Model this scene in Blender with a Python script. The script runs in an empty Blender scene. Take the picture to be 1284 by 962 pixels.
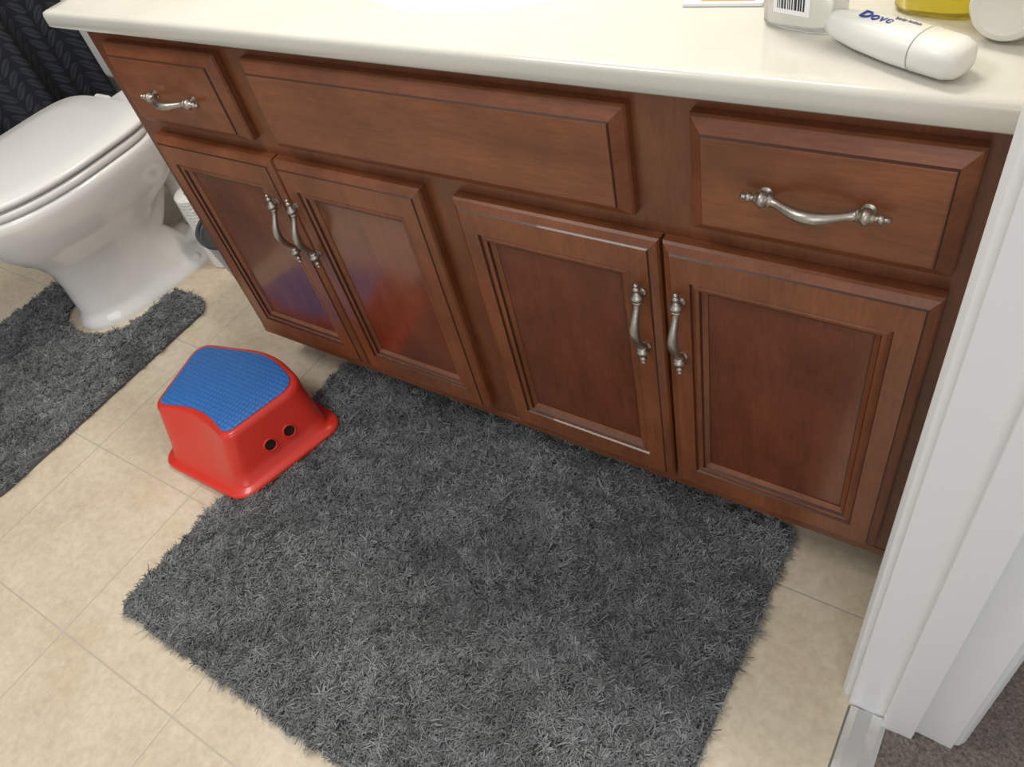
import bpy, bmesh, math, random
import numpy as np
from mathutils import Vector, Matrix
random.seed(3); rng=np.random.default_rng(5)
sc=bpy.context.scene
sc.view_settings.view_transform='Standard'

# ------------------------------------------------------------------ materials
def newmat(name):
    m=bpy.data.materials.new(name); m.use_nodes=True
    nt=m.node_tree; b=nt.nodes['Principled BSDF']
    return m,nt,b
def L(nt,a,b): nt.links.new(a,b)
def simple(name,col,rough=.5,metal=0,coat=0,trans=0,ior=1.45,bump=0,bscale=200,spec=.5):
    m,nt,b=newmat(name)
    b.inputs['Base Color'].default_value=(*col,1); b.inputs['Roughness'].default_value=rough
    b.inputs['Metallic'].default_value=metal; b.inputs['Coat Weight'].default_value=coat
    b.inputs['Transmission Weight'].default_value=trans; b.inputs['IOR'].default_value=ior
    b.inputs['Specular IOR Level'].default_value=spec
    if bump:
        tc=nt.nodes.new('ShaderNodeTexCoord'); n=nt.nodes.new('ShaderNodeTexNoise'); n.inputs['Scale'].default_value=bscale
        bp=nt.nodes.new('ShaderNodeBump'); bp.inputs['Strength'].default_value=bump; bp.inputs['Distance'].default_value=.002
        L(nt,tc.outputs['Object'],n.inputs['Vector']); L(nt,n.outputs['Fac'],bp.inputs['Height']); L(nt,bp.outputs['Normal'],b.inputs['Normal'])
    return m
def noise(nt,vec,scale,detail=4,rough=.5,mapscale=None):
    n=nt.nodes.new('ShaderNodeTexNoise'); n.inputs['Scale'].default_value=scale; n.inputs['Detail'].default_value=detail; n.inputs['Roughness'].default_value=rough
    if mapscale:
        mp=nt.nodes.new('ShaderNodeMapping'); mp.inputs['Scale'].default_value=mapscale
        L(nt,vec,mp.inputs['Vector']); vec=mp.outputs['Vector']
    L(nt,vec,n.inputs['Vector']); return n.outputs['Fac']
def ramp(nt,fac,stops):
    r=nt.nodes.new('ShaderNodeValToRGB'); e=r.color_ramp.elements
    while len(e)<len(stops): e.new(.5)
    for i,(p,c) in enumerate(stops): e[i].position=p; e[i].color=(*c,1)
    L(nt,fac,r.inputs['Fac']); return r.outputs['Color']
def mixc(nt,fac,a,b,mode='MIX'):
    m=nt.nodes.new('ShaderNodeMix'); m.data_type='RGBA'; m.blend_type=mode
    if isinstance(fac,(int,float)): m.inputs[0].default_value=fac
    else: L(nt,fac,m.inputs[0])
    for s,i in ((a,6),(b,7)):
        if isinstance(s,tuple): m.inputs[i].default_value=(*s,1)
        else: L(nt,s,m.inputs[i])
    return m.outputs[2]
def math_(nt,op,a,b=None,c=None):
    m=nt.nodes.new('ShaderNodeMath'); m.operation=op
    for i,s in enumerate((a,b,c)):
        if s is None: continue
        if isinstance(s,(int,float)): m.inputs[i].default_value=s
        else: L(nt,s,m.inputs[i])
    return m.outputs[0]

def wood(name,dark,mid,light,stretch,coat=.2,cr=.28,rb=.34):
    m,nt,b=newmat(name)
    tc=nt.nodes.new('ShaderNodeTexCoord'); v=tc.outputs['Object']
    g=noise(nt,v,26,7,.62,stretch); blotch=noise(nt,v,9,5,.6); fine=noise(nt,v,260,5,.65,stretch)
    c1=ramp(nt,g,[(.2,dark),(.5,mid),(.82,light)])
    c2=ramp(nt,blotch,[(.3,(.70,.66,.62)),(.7,(1.18,1.17,1.14))])
    c=mixc(nt,.9,c1,c2,'MULTIPLY')
    c3=ramp(nt,fine,[(.35,(.78,.75,.72)),(.6,(1.05,1.05,1.05))])
    c=mixc(nt,.75,c,c3,'MULTIPLY')
    L(nt,c,b.inputs['Base Color'])
    L(nt,math_(nt,'MULTIPLY_ADD',blotch,.2,rb-.1),b.inputs['Roughness'])
    b.inputs['Coat Weight'].default_value=coat; b.inputs['Coat Roughness'].default_value=cr
    bp=nt.nodes.new('ShaderNodeBump'); bp.inputs['Strength'].default_value=.05; bp.inputs['Distance'].default_value=.001
    L(nt,fine,bp.inputs['Height']); L(nt,bp.outputs['Normal'],b.inputs['Normal'])
    return m
wd,wm,wl=(.150,.046,.017),(.215,.069,.025),(.275,.096,.038)
woodV=wood('cherry_wood_vertical',wd,wm,wl,(1,1,.12))
woodF=wood('cherry_wood_frame',tuple(c*.8 for c in wd),tuple(c*.8 for c in wm),tuple(c*.8 for c in wl),(1,1,.12))
woodH=wood('cherry_wood_horizontal',wd,wm,wl,(.12,1,1))
woodP=wood('cherry_wood_panel',(.110,.027,.010),(.155,.040,.014),(.205,.058,.021),(1,1,.15),coat=.75,cr=.14,rb=.3)
glaze=simple('cherry_glaze_groove',(.065,.019,.009),.4,coat=.2)
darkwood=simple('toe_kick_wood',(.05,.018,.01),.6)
pewter=simple('antique_pewter',(.45,.41,.36),.38,metal=1,bump=.15,bscale=300)
porcelain=simple('white_porcelain',(.82,.81,.79),.08,coat=.6)
plastic_w=simple('white_seat_plastic',(.76,.75,.73),.22)
paint=simple('white_trim_paint',(.82,.82,.81),.35,bump=.05,bscale=60)
wallp=simple('wall_paint',(.72,.70,.64),.75,bump=.1,bscale=150)

def counter_mat():
    m,nt,b=newmat('cultured_marble'); tc=nt.nodes.new('ShaderNodeTexCoord')
    n=noise(nt,tc.outputs['Object'],4,5,.6)
    L(nt,ramp(nt,n,[(.35,(.60,.58,.51)),(.65,(.66,.64,.58))]),b.inputs['Base Color'])
    b.inputs['Roughness'].default_value=.16; b.inputs['Coat Weight'].default_value=.3; return m
marble=counter_mat()
basinm=simple('white_basin_gelcoat',(.86,.86,.84),.1,coat=.5)
basin_edge=simple('basin_edge_shadow_line',(.50,.48,.42),.3)

def tile_mat():
    m,nt,b=newmat('vinyl_tile'); tc=nt.nodes.new('ShaderNodeTexCoord'); v=tc.outputs['Object']
    sx=nt.nodes.new('ShaderNodeSeparateXYZ'); L(nt,v,sx.inputs[0])
    P=.305
    def line(s,off):
        f=math_(nt,'FRACT',math_(nt,'DIVIDE',math_(nt,'ADD',s,off),P))
        return math_(nt,'MULTIPLY',math_(nt,'SUBTRACT',.5,math_(nt,'ABSOLUTE',math_(nt,'SUBTRACT',f,.5))),P)
    dx=line(sx.outputs[0],.869+P*30); dy=line(sx.outputs[1],.045+P*30)
    d=math_(nt,'MINIMUM',dx,dy)
    mr=nt.nodes.new('ShaderNodeMapRange'); L(nt,d,mr.inputs[0]); mr.inputs[1].default_value=.0008; mr.inputs[2].default_value=.0022
    g=mr.outputs[0]
    n1=noise(nt,v,7,6,.65); n2=noise(nt,v,60,7,.75)
    c=ramp(nt,n1,[(.3,(.62,.515,.375)),(.5,(.68,.585,.44)),(.72,(.73,.65,.515))])
    c2=ramp(nt,n2,[(.35,(.84,.81,.77)),(.6,(1.04,1.04,1.04))])
    c=mixc(nt,.8,c,c2,'MULTIPLY')
    c=mixc(nt,g,(.52,.46,.37),c)
    L(nt,c,b.inputs['Base Color']); b.inputs['Roughness'].default_value=.38
    bp=nt.nodes.new('ShaderNodeBump'); bp.inputs['Strength'].default_value=.3; bp.inputs['Distance'].default_value=.002
    h=math_(nt,'MULTIPLY_ADD',n2,.35,g); L(nt,h,bp.inputs['Height']); L(nt,bp.outputs['Normal'],b.inputs['Normal'])
    return m
tile=tile_mat()

def rug_mat():
    m,nt,b=newmat('rug_pile'); a=nt.nodes.new('ShaderNodeAttribute'); a.attribute_name='Col'
    L(nt,a.outputs['Color'],b.inputs['Base Color']); b.inputs['Roughness'].default_value=.9
    b.inputs['Sheen Weight'].default_value=.15; b.inputs['Specular IOR Level'].default_value=.1
    return m
rugm=rug_mat(); rugbase=simple('rug_backing',(.10,.105,.108),.95)

def curtain_mat():
    m,nt,b=newmat('leaf_curtain_fabric'); tc=nt.nodes.new('ShaderNodeTexCoord'); sx=nt.nodes.new('ShaderNodeSeparateXYZ')
    v=tc.outputs['Object']; L(nt,v,sx.inputs[0])
    y=sx.outputs[1]; z=sx.outputs[2]
    PW=.085
    n=noise(nt,v,6,2)
    yy=math_(nt,'ADD',y,math_(nt,'MULTIPLY',n,.02))
    f=math_(nt,'FRACT',math_(nt,'DIVIDE',math_(nt,'ADD',yy,10),PW))
    u=math_(nt,'ABSOLUTE',math_(nt,'SUBTRACT',f,.5))
    ph=math_(nt,'FRACT',math_(nt,'DIVIDE',math_(nt,'SUBTRACT',math_(nt,'ADD',z,10),math_(nt,'MULTIPLY',u,.075)),.034))
    w=math_(nt,'ABSOLUTE',math_(nt,'SUBTRACT',ph,.5))
    prof=math_(nt,'SUBTRACT',.40,math_(nt,'MULTIPLY',math_(nt,'POWER',math_(nt,'ABSOLUTE',math_(nt,'MULTIPLY',math_(nt,'SUBTRACT',u,.24),4.2)),2),.40))
    inside=math_(nt,'GREATER_THAN',prof,w)
    vein=math_(nt,'GREATER_THAN',w,.05)
    msk=math_(nt,'MULTIPLY',inside,vein)
    c=mixc(nt,msk,(.010,.012,.018),(.036,.042,.052))
    L(nt,c,b.inputs['Base Color']); b.inputs['Roughness'].default_value=.8; return m
curt=curtain_mat()

# ------------------------------------------------------------------ mesh helpers
def empty(name,loc=(0,0,0)):
    e=bpy.data.objects.new(name,None); e.location=loc; e.empty_display_size=.05; sc.collection.objects.link(e); return e
def mk(name,verts,faces,mats,parent=None,smooth=False,fm=None,bevel=0,sub=0,auto=None):
    me=bpy.data.meshes.new(name); me.from_pydata([tuple(v) for v in verts],[],faces); 
    if not isinstance(mats,(list,tuple)): mats=[mats]
    for m in mats: me.materials.append(m)
    if fm:
        for p,i in zip(me.polygons,fm): p.material_index=i
    bm=bmesh.new(); bm.from_mesh(me); bmesh.ops.recalc_face_normals(bm,faces=bm.faces); bm.to_mesh(me); bm.free()
    if smooth:
        for p in me.polygons: p.use_smooth=True
        if auto is not None:
            try: me.set_sharp_from_angle(angle=math.radians(auto))
            except Exception: pass
    o=bpy.data.objects.new(name,me); sc.collection.objects.link(o)
    if bevel:
        b=o.modifiers.new('bevel','BEVEL'); b.width=bevel; b.segments=3; b.limit_method='ANGLE'
        b.harden_normals=False
    if sub:
        s=o.modifiers.new('sub','SUBSURF'); s.levels=sub; s.render_levels=sub
    if parent: o.parent=parent; o.matrix_parent_inverse=Matrix.Translation(-parent.location)
    return o
def box(name,x0,x1,y0,y1,z0,z1,mat,parent=None,bevel=0):
    v=[(x,y,z) for x in (x0,x1) for y in (y0,y1) for z in (z0,z1)]
    f=[(0,1,3,2),(4,6,7,5),(0,4,5,1),(2,3,7,6),(0,2,6,4),(1,5,7,3)]
    return mk(name,v,f,mat,parent,bevel=bevel)
def loft(name,secs,mat,parent=None,smooth=True,cap=(True,True),fm=None,auto=40,sub=0,bevel=0,capm=0):
    n=len(secs[0]); v=[p for s in secs for p in s]; f=[];mi=[]
    for k in range(len(secs)-1):
        for i in range(n):
            j=(i+1)%n
            f.append((k*n+i,k*n+j,(k+1)*n+j,(k+1)*n+i)); mi.append(fm[k] if fm else 0)
    if cap[0]: f.append(tuple(range(n-1,-1,-1))); mi.append(0)
    if cap[1]: f.append(tuple((len(secs)-1)*n+i for i in range(n))); mi.append(capm)
    return mk(name,v,f,mat,parent,smooth,fm=mi if fm else None,auto=auto,sub=sub,bevel=bevel)
def revolve(name,prof,origin,axis,mat,parent=None,n=32,sx=1,auto=40):
    a=Vector(axis).normalized(); t=Vector((0,0,1)) if abs(a.z)<.9 else Vector((1,0,0))
    e1=a.cross(t).normalized(); e2=a.cross(e1).normalized(); O=Vector(origin)
    secs=[[tuple(O+a*h+e1*(r*sx*math.cos(2*math.pi*i/n))+e2*(r*math.sin(2*math.pi*i/n))) for i in range(n)] for r,h in prof]
    return loft(name,secs,mat,parent,auto=auto)
def sweep(name,path,rad,mat,parent=None,n=16,squash=None,auto=60):
    P=[Vector(p) for p in path]; secs=[]; ref=None
    for i,p in enumerate(P):
        t=(P[min(i+1,len(P)-1)]-P[max(i-1,0)]).normalized()
        if ref is None:
            ref=t.cross(Vector((0,0,1))) if abs(t.z)<.9 else t.cross(Vector((1,0,0)))
        e1=(ref-t*ref.dot(t)).normalized(); ref=e1; e2=t.cross(e1)
        r=rad[i]; 
        secs.append([tuple(p+e1*(r*math.cos(2*math.pi*k/n))+e2*(r*math.sin(2*math.pi*k/n))) for k in range(n)])
    return loft(name,secs,mat,parent,auto=auto)

# ------------------------------------------------------------------ room
YB=1.20
box('floor',-3.4,0.02,-1.8,YB+.1,-.05,0,tile)
box('wall_back',-3.4,0.13,YB,YB+.1,0,2.4,wallp)
box('wall_left',-3.5,-3.4,-1.8,YB+.1,0,2.4,wallp)
w=box('wall_right',0.003,.118,.455,YB,0,2.4,wallp)
def carpet_mat():
    m,nt,b=newmat('hall_carpet'); tc=nt.nodes.new('ShaderNodeTexCoord'); v=tc.outputs['Object']
    n=noise(nt,v,220,5,.7)
    c=ramp(nt,n,[(.3,(.10,.08,.068)),(.55,(.30,.24,.205)),(.75,(.46,.39,.345))])
    L(nt,c,b.inputs['Base Color']); b.inputs['Roughness'].default_value=.95
    bp=nt.nodes.new('ShaderNodeBump'); bp.inputs['Strength'].default_value=1; bp.inputs['Distance'].default_value=.006
    L(nt,n,bp.inputs['Height']); L(nt,bp.outputs['Normal'],b.inputs['Normal']); return m
N=60; gv=[];gf=[]
cx0,cx1,cy0,cy1=.045,1.2,-1.2,1.3
for j in range(N*2+1):
    for i in range(N*2+1):
        gv.append((cx0+(cx1-cx0)*i/(2*N),cy0+(cy1-cy0)*j/(2*N),.004+random.random()*.006))
for j in range(2*N):
    for i in range(2*N):
        a=j*(2*N+1)+i; gf.append((a,a+1,a+2*N+2,a+2*N+1))
mk('floor_hallway_carpet',gv,gf,carpet_mat(),smooth=True)
strip=simple('aluminum_strip',(.62,.62,.60),.35,metal=.9,bump=.1)
prof=[(0.0,0.0),(0.003,.003),(.012,.005),(.030,.005),(.042,.009),(.048,.009),(.048,0)]
v=[(x,y,z) for y in (-.36,.438) for x,z in prof]; k=len(prof)
mk('threshold_strip',v,[(i,i+1,k+i+1,k+i) for i in range(k-1)]+[tuple(range(k)),tuple(range(2*k-1,k-1,-1))],strip)
def vprof(name,pts,z0,z1,mat,bev=.0015):
    n=len(pts)
    v=[(x,y,z0) for x,y in pts]+[(x,y,z1) for x,y in pts]
    f=[(i,(i+1)%n,n+(i+1)%n,n+i) for i in range(n)]+[tuple(range(n-1,-1,-1)),tuple(range(n,2*n))]
    return mk(name,v,f,mat,bevel=bev)
vprof('trim_1',[(0.003,.450),(-.008,.450),(-.013,.456),(-.013,.470),(-.010,.478),(-.010,.500),(-.006,.508),(0.003,.508)],0,2.1,paint)
vprof('trim_2',[(-.001,.440),(.122,.440),(.122,.456),(-.001,.456)],0,2.1,paint)
vprof('trim_3',[(.042,.428),(.078,.428),(.078,.4405),(.042,.4405)],0,2.1,paint)
vprof('trim_4',[(.118,.447),(.128,.447),(.134,.455),(.134,.480),(.138,.490),(.138,.515),(.118,.515)],0,2.1,paint)
box('baseboard_hall',.118,.132,.515,1.25,0,.09,paint,bevel=.003)
box('baseboard_back',-2.44,-1.25,YB-.012,YB,0,.09,paint,bevel=.003)

# ------------------------------------------------------------------ vanity
van=empty('bathroom_vanity',(-.62,.9,0))
XL,XR=-1.243,-.002
box('cabinet_face_frame',XL,XR,.612,.632,.10,.7525,woodF,van)
box('cabinet_side_left',XL,XL+.018,.632,YB-.005,.10,.7525,woodV,van)
box('cabinet_side_right',XR-.018,XR,.632,YB-.005,.10,.7525,woodV,van)
box('cabinet_floor',XL+.018,XR-.018,.632,YB-.005,.10,.118,woodH,van)
box('cabinet_bottom_lip',XL,XR,.6105,.62,.10,.115,woodH,van,bevel=.001)
box('toe_kick',XL+.0,XR,.685,YB-.01,0,.10,darkwood,van)
def panel(name,x0,x1,z0,z1,loops,mats,fm,capm=0):
    secs=[]
    for ix,iz,y in loops:
        secs.append([(x0+ix,y,z0+iz),(x1-ix,y,z0+iz),(x1-ix,y,z1-iz),(x0+ix,y,z1-iz)])
    return loft(name,secs,mats,van,smooth=False,fm=fm,capm=capm)
door_loops=[(0,0,.6115),(0,0,.600),(.002,.002,.5965),(.010,.010,.5915),(.0115,.0115,.5895),(.034,.044,.5885),(.0355,.0455,.5915),(.040,.050,.5895),(.044,.054,.5905),(.0455,.0555,.5945),(.051,.062,.5985),(.0525,.0635,.5985)]
dfm=[0,0,0,1,0,1,0,0,1,0,1,0]
def door(name,x0,x1): 
    return panel(name,x0,x1,.138,.578,door_loops,[woodV,glaze,woodP],dfm[:len(door_loops)-1],capm=2)
door('door_panel_1',-1.200,-.9205); door('door_panel_2',-.9165,-.643)
door('door_panel_3',-.590,-.3105); door('door_panel_4',-.3065,-.030)
dl=[(0,0,.6115),(0,0,.602),(.002,.002,.599),(.014,.014,.591),(.0155,.0155,.5885),(.017,.017,.588)]
def drw(name,x0,x1): return panel(name,x0,x1,.602,.731,dl,[woodH,glaze],[0,0,0,1,0])
drw('drawer_front_1',-1.196,-.943); drw('false_drawer_front',-.889,-.337); drw('drawer_front_2',-.272,-.030)

def pull(name,c,d):
    c=Vector(c); d=Vector(d); o=Vector((0,-1,0))
    path=[];rad=[]
    half_prof=[(-.0655,.0008),(-.0648,.0024),(-.0632,.0034),(-.0615,.0024),(-.0602,.0022),(-.0590,.0038),(-.0570,.0048),(-.0552,.0038),(-.0540,.0026),(-.0525,.0026),(-.0512,.0044),(-.0500,.0046),(-.0490,.0052),(-.0470,.0074),(-.0445,.0082),(-.0420,.0072),(-.0405,.0052),(-.0395,.0050),(-.0385,.0062),(-.0370,.0064),(-.0358,.0050),(-.034,.0042),(-.029,.0040),(-.022,.0044),(-.014,.0052),(-.006,.0059),(0,.0061)]
    full=half_prof+[(-s,r) for s,r in half_prof[-2::-1]]
    for s,r in full:
        a=abs(s)
        h=.011 if a>.039 else .011+.015*(math.cos(math.pi*a/.039)*.5+.5)**.7
        path.append(c+d*s+o*h); rad.append(r)
    sweep(name,path,rad,pewter,van,n=16)
    for i,s in enumerate((-.0445,.0445)):
        revolve(name+'_post_%d'%(i+1),[(.0065,0),(.0065,.0015),(.004,.003),(.0045,.011)],c+d*s,(0,-1,0),pewter,van,n=16)
YS=.5888
pull('drawer_pull_1',(-1.062,YS,.664),(1,0,0)); pull('drawer_pull_2',(-.149,YS,.668),(1,0,0))
for i,x in enumerate((-.942,-.899,-.332,-.284)): pull('door_pull_%d'%(i+1),(x,YS,.461),(0,0,1))

ZT=.778; zb=.753
xs=[(-1.282,zb),(-1.282,ZT-.006),(-1.2802,ZT-.002),(-1.276,ZT)]+[(x,ZT) for x in np.linspace(-1.26,-.001,420)]
ys=[(.6119,zb),(.587,zb),(.584,zb+.003),(.584,ZT-.007),(.5855,ZT-.002),(.591,ZT)]+[(y,ZT) for y in np.linspace(.600,YB-.002,240)]
verts=[];faces=[];fmt=[]
scx,scy,sa,sb=-.605,.878,.245,.220
for (y,zy) in ys:
    for (x,zx) in xs:
        z=min(zx,zy)
        r=math.hypot((x-scx)/sa,(y-scy)/sb)
        if z==ZT:
            if r<.93: z=ZT-.012-.125*(1-(r/.93)**2.4)
            elif r<1: z=ZT-.012*(1-(r-.93)/.07)**1.5
            elif r<1.10: z=ZT+.0015*math.sin((r-1.0)/.10*math.pi)
        verts.append((x,y,z))
nx=len(xs)
for j in range(len(ys)-1):
    for i in range(nx-1):
        a=j*nx+i; faces.append((a,a+1,a+nx+1,a+nx))
        xm=(xs[i][0]+xs[i+1][0])/2; ym=(ys[j][0]+ys[j+1][0])/2; r=math.hypot((xm-scx)/sa,(ym-scy)/sb)
        fmt.append(1 if r<1.0 else 0)
mk('countertop',verts,faces,[marble,basinm],van,smooth=True,auto=60,fm=fmt)
box('backsplash',-1.282,-.002,YB-.022,YB-.001,ZT-.002,ZT+.09,marble,van,bevel=.003)
revolve('drain_ring',[(.022,0),(.022,.002),(.014,.003),(.012,.001)],(scx,scy,ZT-.1375),(0,0,1),pewter,van)

# ------------------------------------------------------------------ toilet
toi=empty('toilet',(-1.85,.8,0)); TX=-1.85
def egg(z,yb,yf,hw,n=48,pb=3.2,split=.42,pf=2.1):
    ym=yb-(yb-yf)*split; pts=[]
    for i in range(n):
        t=2*math.pi*i/n; c,s=math.cos(t),math.sin(t)
        if s>=0: p=pb; L_=yb-ym
        else: p=pf; L_=ym-yf
        x=hw*math.copysign(abs(c)**(2/p),c); y=ym+L_*math.copysign(abs(s)**(2/p),s)
        pts.append((TX+x,y,z))
    return pts
S=[(0,1.03,.495,.118),(.012,1.03,.495,.118),(.022,.99,.505,.104),(.045,.84,.512,.086),(.12,.80,.516,.078),(.165,.80,.511,.083),(.20,.84,.493,.100),(.235,.89,.462,.130),(.27,.92,.435,.156),(.315,.93,.417,.174),(.345,.93,.410,.181),(.362,.93,.408,.183),(.370,.93,.412,.179)]
loft('bowl_and_pedestal',[egg(z,a,b,h,pb=2.8,pf=2.3) for z,a,b,h in S],porcelain,toi,auto=80)
def slab(name,z0,z1,yb,yf,hw,mat,r=.005,dome=0):
    secs=[egg(z0,yb-r,yf+r,hw-r,pb=5),egg(z0+r*.4,yb-r*.3,yf+r*.3,hw-r*.3,pb=5),egg(z0+r,yb,yf,hw,pb=5),egg(z1-r,yb,yf,hw,pb=5),egg(z1-r*.4,yb-r*.3,yf+r*.3,hw-r*.3,pb=5),egg(z1,yb-r,yf+r,hw-r,pb=5)]
    if dome:
        for k in (.75,.5,.25,.05):
            ym=(yb+yf)/2
            secs.append(egg(z1+dome*(1-k*k),ym+(yb-r-ym)*k,ym-(ym-yf-r)*k,(hw-r)*k,pb=5))
    return loft(name,secs,mat,toi,auto=80)
slab('seat_ring',.373,.390,.865,.405,.180,plastic_w)
slab('seat_lid',.395,.411,.880,.402,.182,plastic_w,.006,dome=.006)
for i,sx in enumerate((-.075,.075)):
    revolve('hinge_%d'%(i+1),[(.006,-.022),(.011,-.02),(.011,.02),(.006,.022)],(TX+sx,.893,.392),(1,0,0),plastic_w,toi,n=20)
box('tank_bridge',TX-.13,TX+.13,.88,1.06,.30,.372,porcelain,toi,bevel=.02)
ctrl=[(.66,.10),(.72,.11),(.77,.15),(.81,.21),(.85,.25),(.90,.25),(.935,.20),(.945,.13),(.945,.07),(.945,.012)]
o=sweep('trapway',[(TX,y,z) for y,z in ctrl],[.06,.064,.066,.064,.062,.062,.062,.062,.066,.075],porcelain,toi,n=20,auto=80); s=o.modifiers.new('s','SUBSURF'); s.levels=2; s.render_levels=2
for i,sg in enumerate((-1,1)):
    revolve('bolt_cap_%d'%(i+1),[(.013,0),(.013,.008),(.009,.016),(.002,.019)],(TX+sg*.1,.80,.012),(0,0,1),plastic_w,toi,n=20)
def rbox(name,x0,x1,y0,y1,z0,z1,mat,parent,bev):
    o=box(name,x0,x1,y0,y1,z0,z1,mat,parent); b=o.modifiers.new('b','BEVEL'); b.width=bev; b.segments=5
    for p in o.data.polygons: p.use_smooth=True
    return o
rbox('tank',TX-.235,TX+.235,1.0,YB-.015,.365,.70,porcelain,toi,.025)
rbox('tank_lid',TX-.245,TX+.245,.99,YB-.012,.70,.735,porcelain,toi,.012)
revolve('flush_lever',[(.012,0),(.012,.01),(.006,.014)],(TX-.17,1.0,.64),(0,-1,0),pewter,toi)
box('flush_handle',TX-.19,TX-.11,.975,.985,.633,.645,pewter,toi,bevel=.004)

tp=empty('toilet_paper_stack',(-1.676,.845,0))
def paper():
    m,nt,b=newmat('quilted_paper'); tc=nt.nodes.new('ShaderNodeTexCoord')
    vo=nt.nodes.new('ShaderNodeTexVoronoi'); vo.inputs['Scale'].default_value=110; vo.inputs['Randomness'].default_value=.3
    L(nt,tc.outputs['Object'],vo.inputs['Vector']); b.inputs['Base Color'].default_value=(.80,.79,.77,1); b.inputs['Roughness'].default_value=.9
    bp=nt.nodes.new('ShaderNodeBump'); bp.inputs['Strength'].default_value=.9; bp.inputs['Distance'].default_value=.004
    L(nt,vo.outputs['Distance'],bp.inputs['Height']); L(nt,bp.outputs['Normal'],b.inputs['Normal']); return m
pm=paper()
for i in range(2):
    z0=.001+.104*i
    revolve('paper_roll_%d'%(i+1),[(.020,.004),(.020,0),(.043,0),(.046,.003),(.046,.099),(.043,.102),(.020,.102),(.020,.06)],(-1.676,.845,z0),(0,0,1),pm,tp,n=48)

# ------------------------------------------------------------------ curtain / tub
cur=empty('shower_curtain',(-2.44,.4,1))
cv=[];cf=[]; ny,nz=220,60
for j in range(nz+1):
    z=.08+(1.98-.08)*j/nz
    for i in range(ny+1):
        y=-.45+(YB-.03+.45)*i/ny
        x=-2.44+.022*math.sin(y*34+.6*math.sin(y*9))*(1-.2*j/nz)+.008*math.sin(y*71+z*2)
        cv.append((x,y,z))
for j in range(nz):
    for i in range(ny):
        a=j*(ny+1)+i; cf.append((a,a+1,a+ny+2,a+ny+1))
mk('curtain_cloth',cv,cf,curt,cur,smooth=True)
revolve('curtain_rod',[(.012,0),(.012,1.64)],(-2.44,-.45,2.0),(0,1,0),pewter,cur,n=16)
tub=empty('bathtub',(-2.85,.4,0))
def rr(x0,x1,y0,y1,z,r,n=8):
    pts=[]
    for cx,cy,a0 in ((x1-r,y1-r,0),(x0+r,y1-r,90),(x0+r,y0+r,180),(x1-r,y0+r,270)):
        for k in range(n+1):
            a=math.radians(a0+90*k/n); pts.append((cx+r*math.cos(a),cy+r*math.sin(a),z))
    return pts
a=(-3.38,-2.50,-.40,YB-.01)
loft('tub_shell',[rr(*a,0,.02),rr(*a,.38,.02),rr(a[0]+.01,a[1]-.01,a[2]+.01,a[3]-.01,.395,.02),rr(a[0]+.07,a[1]-.07,a[2]+.08,a[3]-.08,.395,.12),rr(a[0]+.09,a[1]-.09,a[2]+.10,a[3]-.10,.37,.12),rr(a[0]+.14,a[1]-.14,a[2]+.2,a[3]-.2,.08,.12)],porcelain,tub,auto=50)

# ------------------------------------------------------------------ trash can
can=empty('trash_can',(-1.425,.79,0))
grey=simple('grey_can_metal',(.55,.56,.58),.35,metal=.4); dk=simple('dark_can_rim',(.05,.055,.06),.4)
revolve('can_body',[(.055,0),(.058,.004),(.094,.215),(.094,.22),(.090,.22),(.056,.01)],(-1.430,.785,0),(0,0,1),grey,can,n=48)
revolve('can_rim',[(.094,.212),(.099,.214),(.100,.223),(.096,.228),(.091,.226),(.090,.216)],(-1.430,.785,0),(0,0,1),dk,can,n=48)

# ------------------------------------------------------------------ step stool
st=empty('step_stool',(-1.16,.42,0))
red=simple('red_plastic',(.76,.045,.026),.30,coat=.2); 
def blue_mat():
    m,nt,b=newmat('blue_rubber_tread'); tc=nt.nodes.new('ShaderNodeTexCoord')
    mp=nt.nodes.new('ShaderNodeMapping'); mp.inputs['Scale'].default_value=(1,1,.01); L(nt,tc.outputs['Object'],mp.inputs['Vector'])
    vo=nt.nodes.new('ShaderNodeTexVoronoi'); vo.inputs['Scale'].default_value=105; vo.inputs['Randomness'].default_value=.12
    L(nt,mp.outputs['Vector'],vo.inputs['Vector'])
    L(nt,ramp(nt,vo.outputs['Distance'],[(.15,(.05,.22,.60)),(.5,(.028,.160,.50))]),b.inputs['Base Color']); b.inputs['Roughness'].default_value=.45
    bp=nt.nodes.new('ShaderNodeBump'); bp.inputs['Strength'].default_value=.7; bp.inputs['Distance'].default_value=.002; bp.invert=True
    L(nt,vo.outputs['Distance'],bp.inputs['Height']); L(nt,bp.outputs['Normal'],b.inputs['Normal']); return m
blue=blue_mat()
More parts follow.
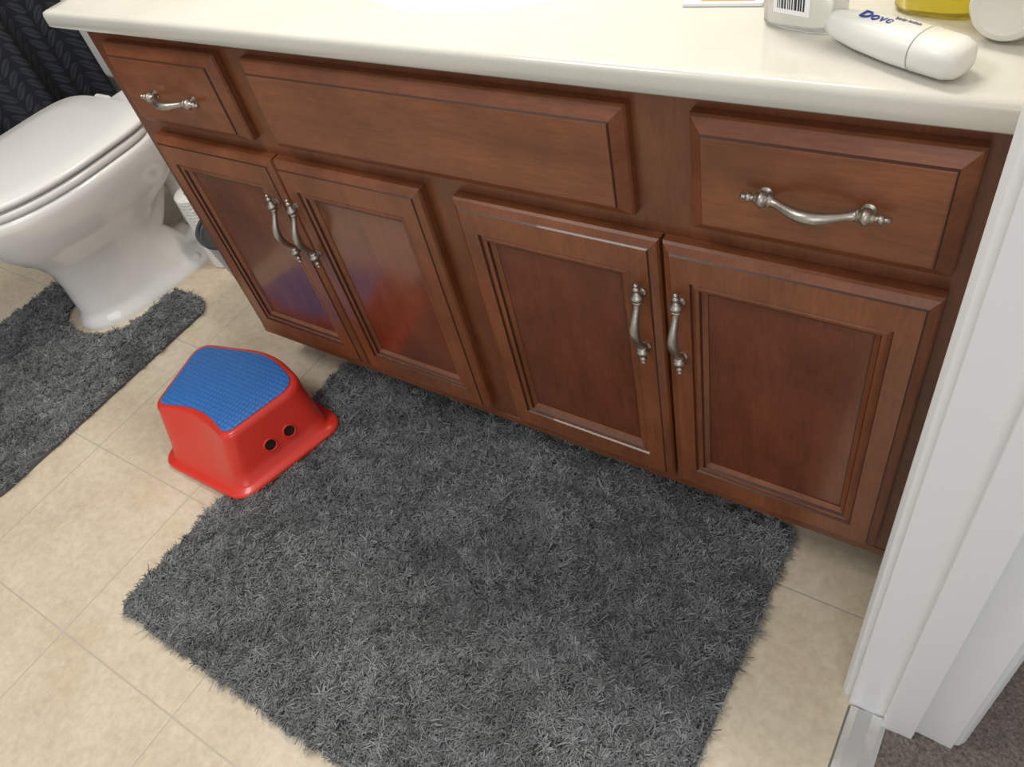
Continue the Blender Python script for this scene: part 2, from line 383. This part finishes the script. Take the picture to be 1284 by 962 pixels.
def rpoly(corners,radii,z,inset=0,n=7,dish=0):
    C=[Vector(c) for c in corners]; m=len(C); cen=sum(C,Vector((0,0)))/m
    if inset:
        D=[]
        for i in range(m):
            p,c,q=C[i-1],C[i],C[(i+1)%m]
            e1=(c-p).normalized(); e2=(q-c).normalized()
            n1=Vector((-e1.y,e1.x)); n2=Vector((-e2.y,e2.x))
            if n1.dot(cen-c)<0: n1=-n1
            if n2.dot(cen-c)<0: n2=-n2
            D.append(c+(n1+n2)*inset/(1+n1.dot(n2)))
        C=D
    pts=[]
    for i in range(m):
        p,c,q=C[i-1],C[i],C[(i+1)%m]; r=max(radii[i]-inset*.5,.004)
        a=c+(p-c).normalized()*r; b=c+(q-c).normalized()*r
        for k in range(n+1):
            t=k/n; pt=a*(1-t)**2+c*2*t*(1-t)+b*t*t
            pts.append((pt.x,pt.y,z+(pt.x+1.29)*.035))
        if i==0:
            b2=q+(c-q).normalized()*max(radii[1]-inset*.5,.004)
            for k in range(1,10):
                t=k/10; pt=b.lerp(b2,t); pt=pt+Vector((0,1))*dish*math.sin(math.pi*t)
                pts.append((pt.x,pt.y,z+(pt.x+1.29)*.035))
    return pts
B=[(-1.290,.292),(-1.045,.292),(-.978,.527),(-1.165,.560),(-1.356,.530)]
T=[(-1.296,.348),(-1.070,.348),(-1.022,.514),(-1.150,.557),(-1.345,.517)]
Rb=[.035,.035,.045,.06,.045]; Rt=[.022,.022,.045,.06,.04]
def mixp(t,bi=.018):
    Bi=rpoly(B,Rb,0,bi); Ti=rpoly(T,Rt,0,0,dish=.016)
    return [(p[0]*(1-t)+q[0]*t,p[1]*(1-t)+q[1]*t) for p,q in zip(Bi,Ti)]
def wz(pts,z): return [(x,y,z+(x+1.29)*.035) for x,y in pts]
HS=.122
secs=[rpoly(B,Rb,0,.002),rpoly(B,Rb,.002),rpoly(B,Rb,.009),rpoly(B,Rb,.012,.003),rpoly(B,Rb,.0135,.012),wz(mixp(0),.018),wz(mixp(.3),.045),wz(mixp(.65),.08),wz(mixp(.95),.108),wz(mixp(1.0),HS-.008),rpoly(T,Rt,HS-.002,.003,dish=.016),rpoly(T,Rt,HS,.009,dish=.016)]
loft('stool_body',secs,red,st,auto=80)
loft('stool_tread',[rpoly(T,Rt,HS-.001,.012,dish=.018),rpoly(T,Rt,HS+.002,.012,dish=.018),rpoly(T,Rt,HS+.0035,.015,dish=.018)],blue,st,auto=30)
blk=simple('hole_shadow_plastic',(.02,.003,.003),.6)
for i,y in enumerate((.400,.441)):
    z=.058; tt=(z-.018)/.092
    xb=-1.0637+(y-.292)*.285; xt=-1.070+(y-.348)*.289
    x=xb*(1-tt)+xt*tt
    nrm=Vector((.93,-.26,.24)).normalized(); O=Vector((x,y,z+(x+1.29)*.035))+nrm*.0008
    revolve('grip_hole_lip_%d'%(i+1),[(.0130,-.003),(.0135,.001),(.0122,.0024),(.0108,.0018),(.0106,-.003)],O,nrm,red,st,n=28)
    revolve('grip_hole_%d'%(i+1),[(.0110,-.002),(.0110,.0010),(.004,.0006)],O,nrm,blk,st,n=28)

# ------------------------------------------------------------------ rugs
def inpoly(px,py,poly):
    ins=np.zeros(len(px),bool); n=len(poly); j=n-1
    for i in range(n):
        xi,yi=poly[i];xj,yj=poly[j]
        c=((yi>py)!=(yj>py))&(px<(xj-xi)*(py-yi)/(yj-yi+1e-12)+xi); ins^=c; j=i
    return ins
def field(x,y,s=1):
    return (np.sin(x*23*s+np.sin(y*17*s)*2)+np.sin(y*29*s+1.3+np.sin(x*19*s+.7)*2)+np.sin((x+y)*41*s+2)*.7+np.sin((x-y)*63*s+.4)*.5)
def shag(name,poly,ntuft,L0=.0092):
    poly=np.array(poly); e=empty(name,(float(poly[:,0].mean()),float(poly[:,1].mean()),0))
    x0,y0=poly.min(0);x1,y1=poly.max(0)
    n=len(poly)
    v=[(p[0],p[1],.0005) for p in poly]+[(p[0],p[1],.009) for p in poly]
    mk('rug_backing',v,[(i,(i+1)%n,n+(i+1)%n,n+i) for i in range(n)]+[tuple(range(n-1,-1,-1)),tuple(range(n,2*n))],rugbase,e)
    px=rng.uniform(x0,x1,int(ntuft*1.7)); py=rng.uniform(y0,y1,int(ntuft*1.7))
    k=inpoly(px,py,poly); px=px[k][:ntuft];py=py[k][:ntuft]; nt_=len(px); nb=12
    ang=field(px,py)*1.5+rng.normal(0,1.1,nt_); lean=rng.uniform(.3,1.5,nt_)
    clump=np.sin(field(px*1.7,py*1.7)*1.0+np.sin(px*140)+np.sin(py*150))
    ln=L0*(1+.30*clump)*rng.uniform(.75,1.2,nt_)
    tone=.205*(1+.13*np.tanh(field(px,py,.35))+.12*field(px+3,py+1,1.3)/2+.12*clump)*rng.uniform(.68,1.30,nt_); tone=np.clip(tone,.08,.36)
    R_=lambda a: np.repeat(a,nb)
    M=nt_*nb
    rr_=.0050*np.sqrt(rng.uniform(0,1,M)); th=rng.uniform(0,2*np.pi,M)
    bx=R_(px)+rr_*np.cos(th); by=R_(py)+rr_*np.sin(th)
    A=R_(ang)+rng.normal(0,.6,M); le=np.clip(R_(lean)+rng.normal(0,.3,M),.05,1.7); l=R_(ln)*rng.uniform(.8,1.15,M)
    dx,dy=np.cos(A),np.sin(A)
    curl=rng.normal(0,1.0,M)
    V=np.zeros((M,8,3),np.float32)
    wA=A+np.pi/2+rng.normal(0,.6,M)
    for s in range(4):
        t=s/3
        phi=le*t*1.25
        hor=l*t*np.sin(phi*.8+.05); ver=l*t*np.cos(phi*.8)
        cx=bx+dx*hor-dy*curl*l*t*t*.7; cy=by+dy*hor+dx*curl*l*t*t*.7; cz=.008+ver
        w_=.00100*(1.0,1.1,1.0,.75)[s]
        V[:,2*s,0]=cx-np.cos(wA)*w_;V[:,2*s,1]=cy-np.sin(wA)*w_;V[:,2*s,2]=cz
        V[:,2*s+1,0]=cx+np.cos(wA)*w_;V[:,2*s+1,1]=cy+np.sin(wA)*w_;V[:,2*s+1,2]=cz+.0002
    base=(np.arange(M)*8)[:,None,None]; q=np.array([[0,1,3,2],[2,3,5,4],[4,5,7,6]])[None]
    F=(base+q).reshape(-1)
    me=bpy.data.meshes.new('rug_pile'); nf=M*3
    me.vertices.add(M*8); me.vertices.foreach_set('co',V.reshape(-1))
    me.loops.add(nf*4); me.loops.foreach_set('vertex_index',F.astype(np.int32))
    me.polygons.add(nf); me.polygons.foreach_set('loop_start',np.arange(0,nf*4,4,dtype=np.int32))
    try: me.polygons.foreach_set('loop_total',np.full(nf,4,dtype=np.int32))
    except Exception: pass
    me.update(calc_edges=True)
    ca=me.color_attributes.new('Col','FLOAT_COLOR','POINT')
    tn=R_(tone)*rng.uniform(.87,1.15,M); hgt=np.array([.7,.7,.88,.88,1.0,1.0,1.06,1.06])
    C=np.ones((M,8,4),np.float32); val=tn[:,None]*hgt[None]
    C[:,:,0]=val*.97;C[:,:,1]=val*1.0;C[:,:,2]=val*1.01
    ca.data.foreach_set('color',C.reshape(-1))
    me.polygons.foreach_set('use_smooth',np.ones(nf,bool))
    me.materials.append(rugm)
    o=bpy.data.objects.new('rug_pile',me); sc.collection.objects.link(o); o.parent=e; o.matrix_parent_inverse=Matrix.Translation(-e.location)
    return e
def rr2(x0,x1,y0,y1,r): return [(p[0],p[1]) for p in rr(x0,x1,y0,y1,0,r,6)]
rp=rr2(-1.100,-.143,.035,.660,.02)
so=[(p[0],p[1]) for p in rpoly(B,Rb,0,-.001) if p[0]>-1.098][::-1]
rp=rp[:14]+[(-1.100,so[0][1]+.003)]+so+[(-1.100,so[-1][1]-.001)]+rp[14:]
shag('bath_rug',rp,15500)
cm=[]
for p in rr(-2.11,-1.575,.04,.690,0,.05,6): cm.append((p[0],p[1]))
notch=[]
for k in range(0,13):
    t=math.pi*k/12; notch.append((TX+.125*math.cos(t),.56-.085*math.sin(t)))
notch=[(TX+.135,.690)]+notch+[(TX-.135,.690)]
cm=cm[:7]+notch+cm[7:]
shag('contour_bath_mat',cm,8000)

# ------------------------------------------------------------------ counter items
clear=simple('frosted_clear_plastic',(.90,.91,.90),.18,trans=.8); label=simple('white_label',(.85,.85,.85),.5); inkb=simple('barcode_ink',(.02,.02,.02),.6)
def superloft(name,axisO,ax,up,secs,mat,parent,n=36,p=2.4):
    O=Vector(axisO);a=Vector(ax).normalized();u=Vector(up).normalized();w=a.cross(u).normalized()
    S=[]
    for s,hw,hh in secs:
        S.append([tuple(O+a*s+w*(hw*math.copysign(abs(math.cos(t))**(2/p),math.cos(t)))+u*(hh*math.copysign(abs(math.sin(t))**(2/p),math.sin(t)))) for t in [2*math.pi*i/n for i in range(n)]])
    return loft(name,S,mat,parent,auto=60)
BX,BY=-.200,.686
b1=empty('soap_bottle',(BX,BY,ZT))
superloft('bottle_body',(BX,BY,ZT+.0005),(0,0,1),(.25,1,0),[(0,.030,.018),(.003,.034,.022),(.11,.034,.022),(.125,.028,.02),(.135,.012,.012),(.145,.012,.012)],clear,b1,p=3.4)
superloft('bottle_pump',(BX,BY,ZT+.145),(0,0,1),(.25,1,0),[(0,.014,.014),(.018,.014,.014),(.02,.005,.005),(.045,.005,.005),(.046,.013,.009),(.055,.013,.009)],label,b1)
ax=Vector((1,-.25,0)).normalized(); nn=Vector((-.25,-1,0)).normalized()
lo=Vector((BX,BY,ZT))+nn*.0222
def quad(name,o,ex,ey,w,h,mat,par,th=.0006):
    o=Vector(o);ex=Vector(ex).normalized();ey=Vector(ey).normalized();nz_=ex.cross(ey)
    v=[];
    for dz in (0,th):
        for sx_,sy_ in ((-1,-1),(1,-1),(1,1),(-1,1)): v.append(tuple(o+ex*sx_*w/2+ey*sy_*h/2+nz_*dz))
    return mk(name,v,[(3,2,1,0),(4,5,6,7),(0,1,5,4),(1,2,6,5),(2,3,7,6),(3,0,4,7)],mat,par)
quad('barcode_label',lo+Vector((0,0,.030)),ax,(0,0,1),.034,.028,label,b1)
xx=-.013
while xx<.013:
    wv=random.choice((.0006,.001,.0014)); quad('barcode_bar',lo+ax*xx+Vector((0,0,.030))+nn*.0007,ax,(0,0,1),wv,.020,inkb,b1,.0002); xx+=wv+random.choice((.0007,.0012))
lt=empty('lotion_bottle',(-.115,.63,ZT)); d=Vector((.105,-.048,0)).normalized()
wlp=simple('white_bottle_plastic',(.76,.75,.70),.3)
st0=Vector((-.171,.660,ZT+.0148)); dd=d
superloft('bottle_body',st0,dd,(0,0,1),[(0,.006,.006),(.002,.010,.008),(.012,.0130,.0105),(.035,.0165,.013),(.065,.0185,.0145),(.085,.0185,.0145)],wlp,lt)
superloft('bottle_cap',st0+d*.0858,dd,(0,0,1),[(0,.0178,.0138),(.001,.0188,.0146),(.026,.0178,.0142),(.034,.0145,.012),(.038,.008,.007)],wlp,lt)
navy=simple('navy_print',(.03,.06,.30),.5)
perp=Vector((-d.y,d.x,0))
def label_text(name,body,size,s,off,zo,mat):
    cu=bpy.data.curves.new(name,'FONT'); cu.body=body; cu.size=size; cu.extrude=.0006; cu.align_x='CENTER'; cu.align_y='CENTER'
    cu.materials.append(mat)
    o=bpy.data.objects.new(name,cu); sc.collection.objects.link(o)
    p=st0+d*s+perp*off+Vector((0,0,zo))
    Mx=Matrix((d,perp,Vector((0,0,1)))).transposed().to_4x4(); Mx.translation=p-lt.location; o.parent=lt; o.matrix_local=Mx
label_text('label_title','Dove',.0135,.044,-.001,.0136,navy)
label_text('label_line','body lotion',.0048,.068,.004,.0144,simple('grey_print',(.25,.25,.32),.6))
yb=empty('yellow_soap_bottle',(-.098,.725,ZT)); yel=simple('yellow_liquid_plastic',(.85,.70,.05),.10,trans=.75)
superloft('bottle_body',(-.100,.725,ZT+.0005),(0,0,1),(.2,1,0),[(0,.032,.019),(.003,.036,.024),(.10,.036,.024),(.13,.024,.018),(.145,.013,.013),(.15,.013,.013)],yel,yb,p=2.8)
superloft('bottle_cap',(-.100,.725,ZT+.15),(0,0,1),(.2,1,0),[(0,.016,.016),(.024,.015,.015),(.026,.012,.012)],wlp,yb)
wb=empty('white_cream_bottle',(-.038,.70,ZT))
revolve('bottle_body',[(.018,.0012),(.020,0),(.0245,.001),(.0275,.006),(.0275,.075),(.026,.082),(.020,.086)],(-.048,.664,ZT+.0285),(.16,.985,0),wlp,wb,n=36)
revolve('bottle_cap',[(.0205,.086),(.0205,.108),(.018,.11)],(-.048,.664,ZT+.0285),(.16,.985,0),label,wb,n=36)
pk=empty('soap_packet',(-.285,.72,ZT)); org=simple('orange_foil',(.75,.30,.05),.4)
quad('packet_card',(-.285,.722,ZT+.0005),(1,.12,0),(-.12,1,0),.075,.035,label,pk,.003)
quad('packet_stripe',(-.280,.716,ZT+.0036),(1,.12,0),(-.12,1,0),.05,.012,org,pk,.0005)

# ------------------------------------------------------------------ lights
def area(name,loc,target,sx,sy,e,col):
    l=bpy.data.lights.new(name,'AREA'); l.shape='RECTANGLE'; l.size=sx; l.size_y=sy; l.energy=e; l.color=col
    o=bpy.data.objects.new(name,l); o.location=loc; o.rotation_euler=(Vector(target)-Vector(loc)).to_track_quat('-Z','Y').to_euler(); sc.collection.objects.link(o)
area('vanity_light',(-.75,1.02,1.95),(-.9,.1,0),.8,.15,17,(1,.93,.84))
area('ceiling_light',(-1.3,-.2,2.35),(-1.2,.1,0),.5,.5,16,(1,.96,.90))
area('doorway_daylight',(.5,-1.6,1.7),(-.6,.6,.4),1.4,1.4,14,(.94,.97,1))
wd_=bpy.data.worlds.new('world'); sc.world=wd_; wd_.use_nodes=True
bg=wd_.node_tree.nodes['Background']; bg.inputs[0].default_value=(.96,.98,1,1); bg.inputs[1].default_value=.48

# ------------------------------------------------------------------ camera
cam=bpy.data.cameras.new('camera'); co=bpy.data.objects.new('camera',cam); sc.collection.objects.link(co); sc.camera=co
cam.sensor_width=36; cam.lens=970/1284*36; cam.clip_start=.01
Rr=Vector((.8315,.5198,-.1956)).normalized(); Fw=Vector((-.4790,.4922,-.7271)); Fw=(Fw-Rr*Fw.dot(Rr)).normalized(); U=Rr.cross(Fw)
M=Matrix((Rr,U,-Fw)).transposed().to_4x4(); M.translation=Vector((0,0,1.111)); co.matrix_world=M
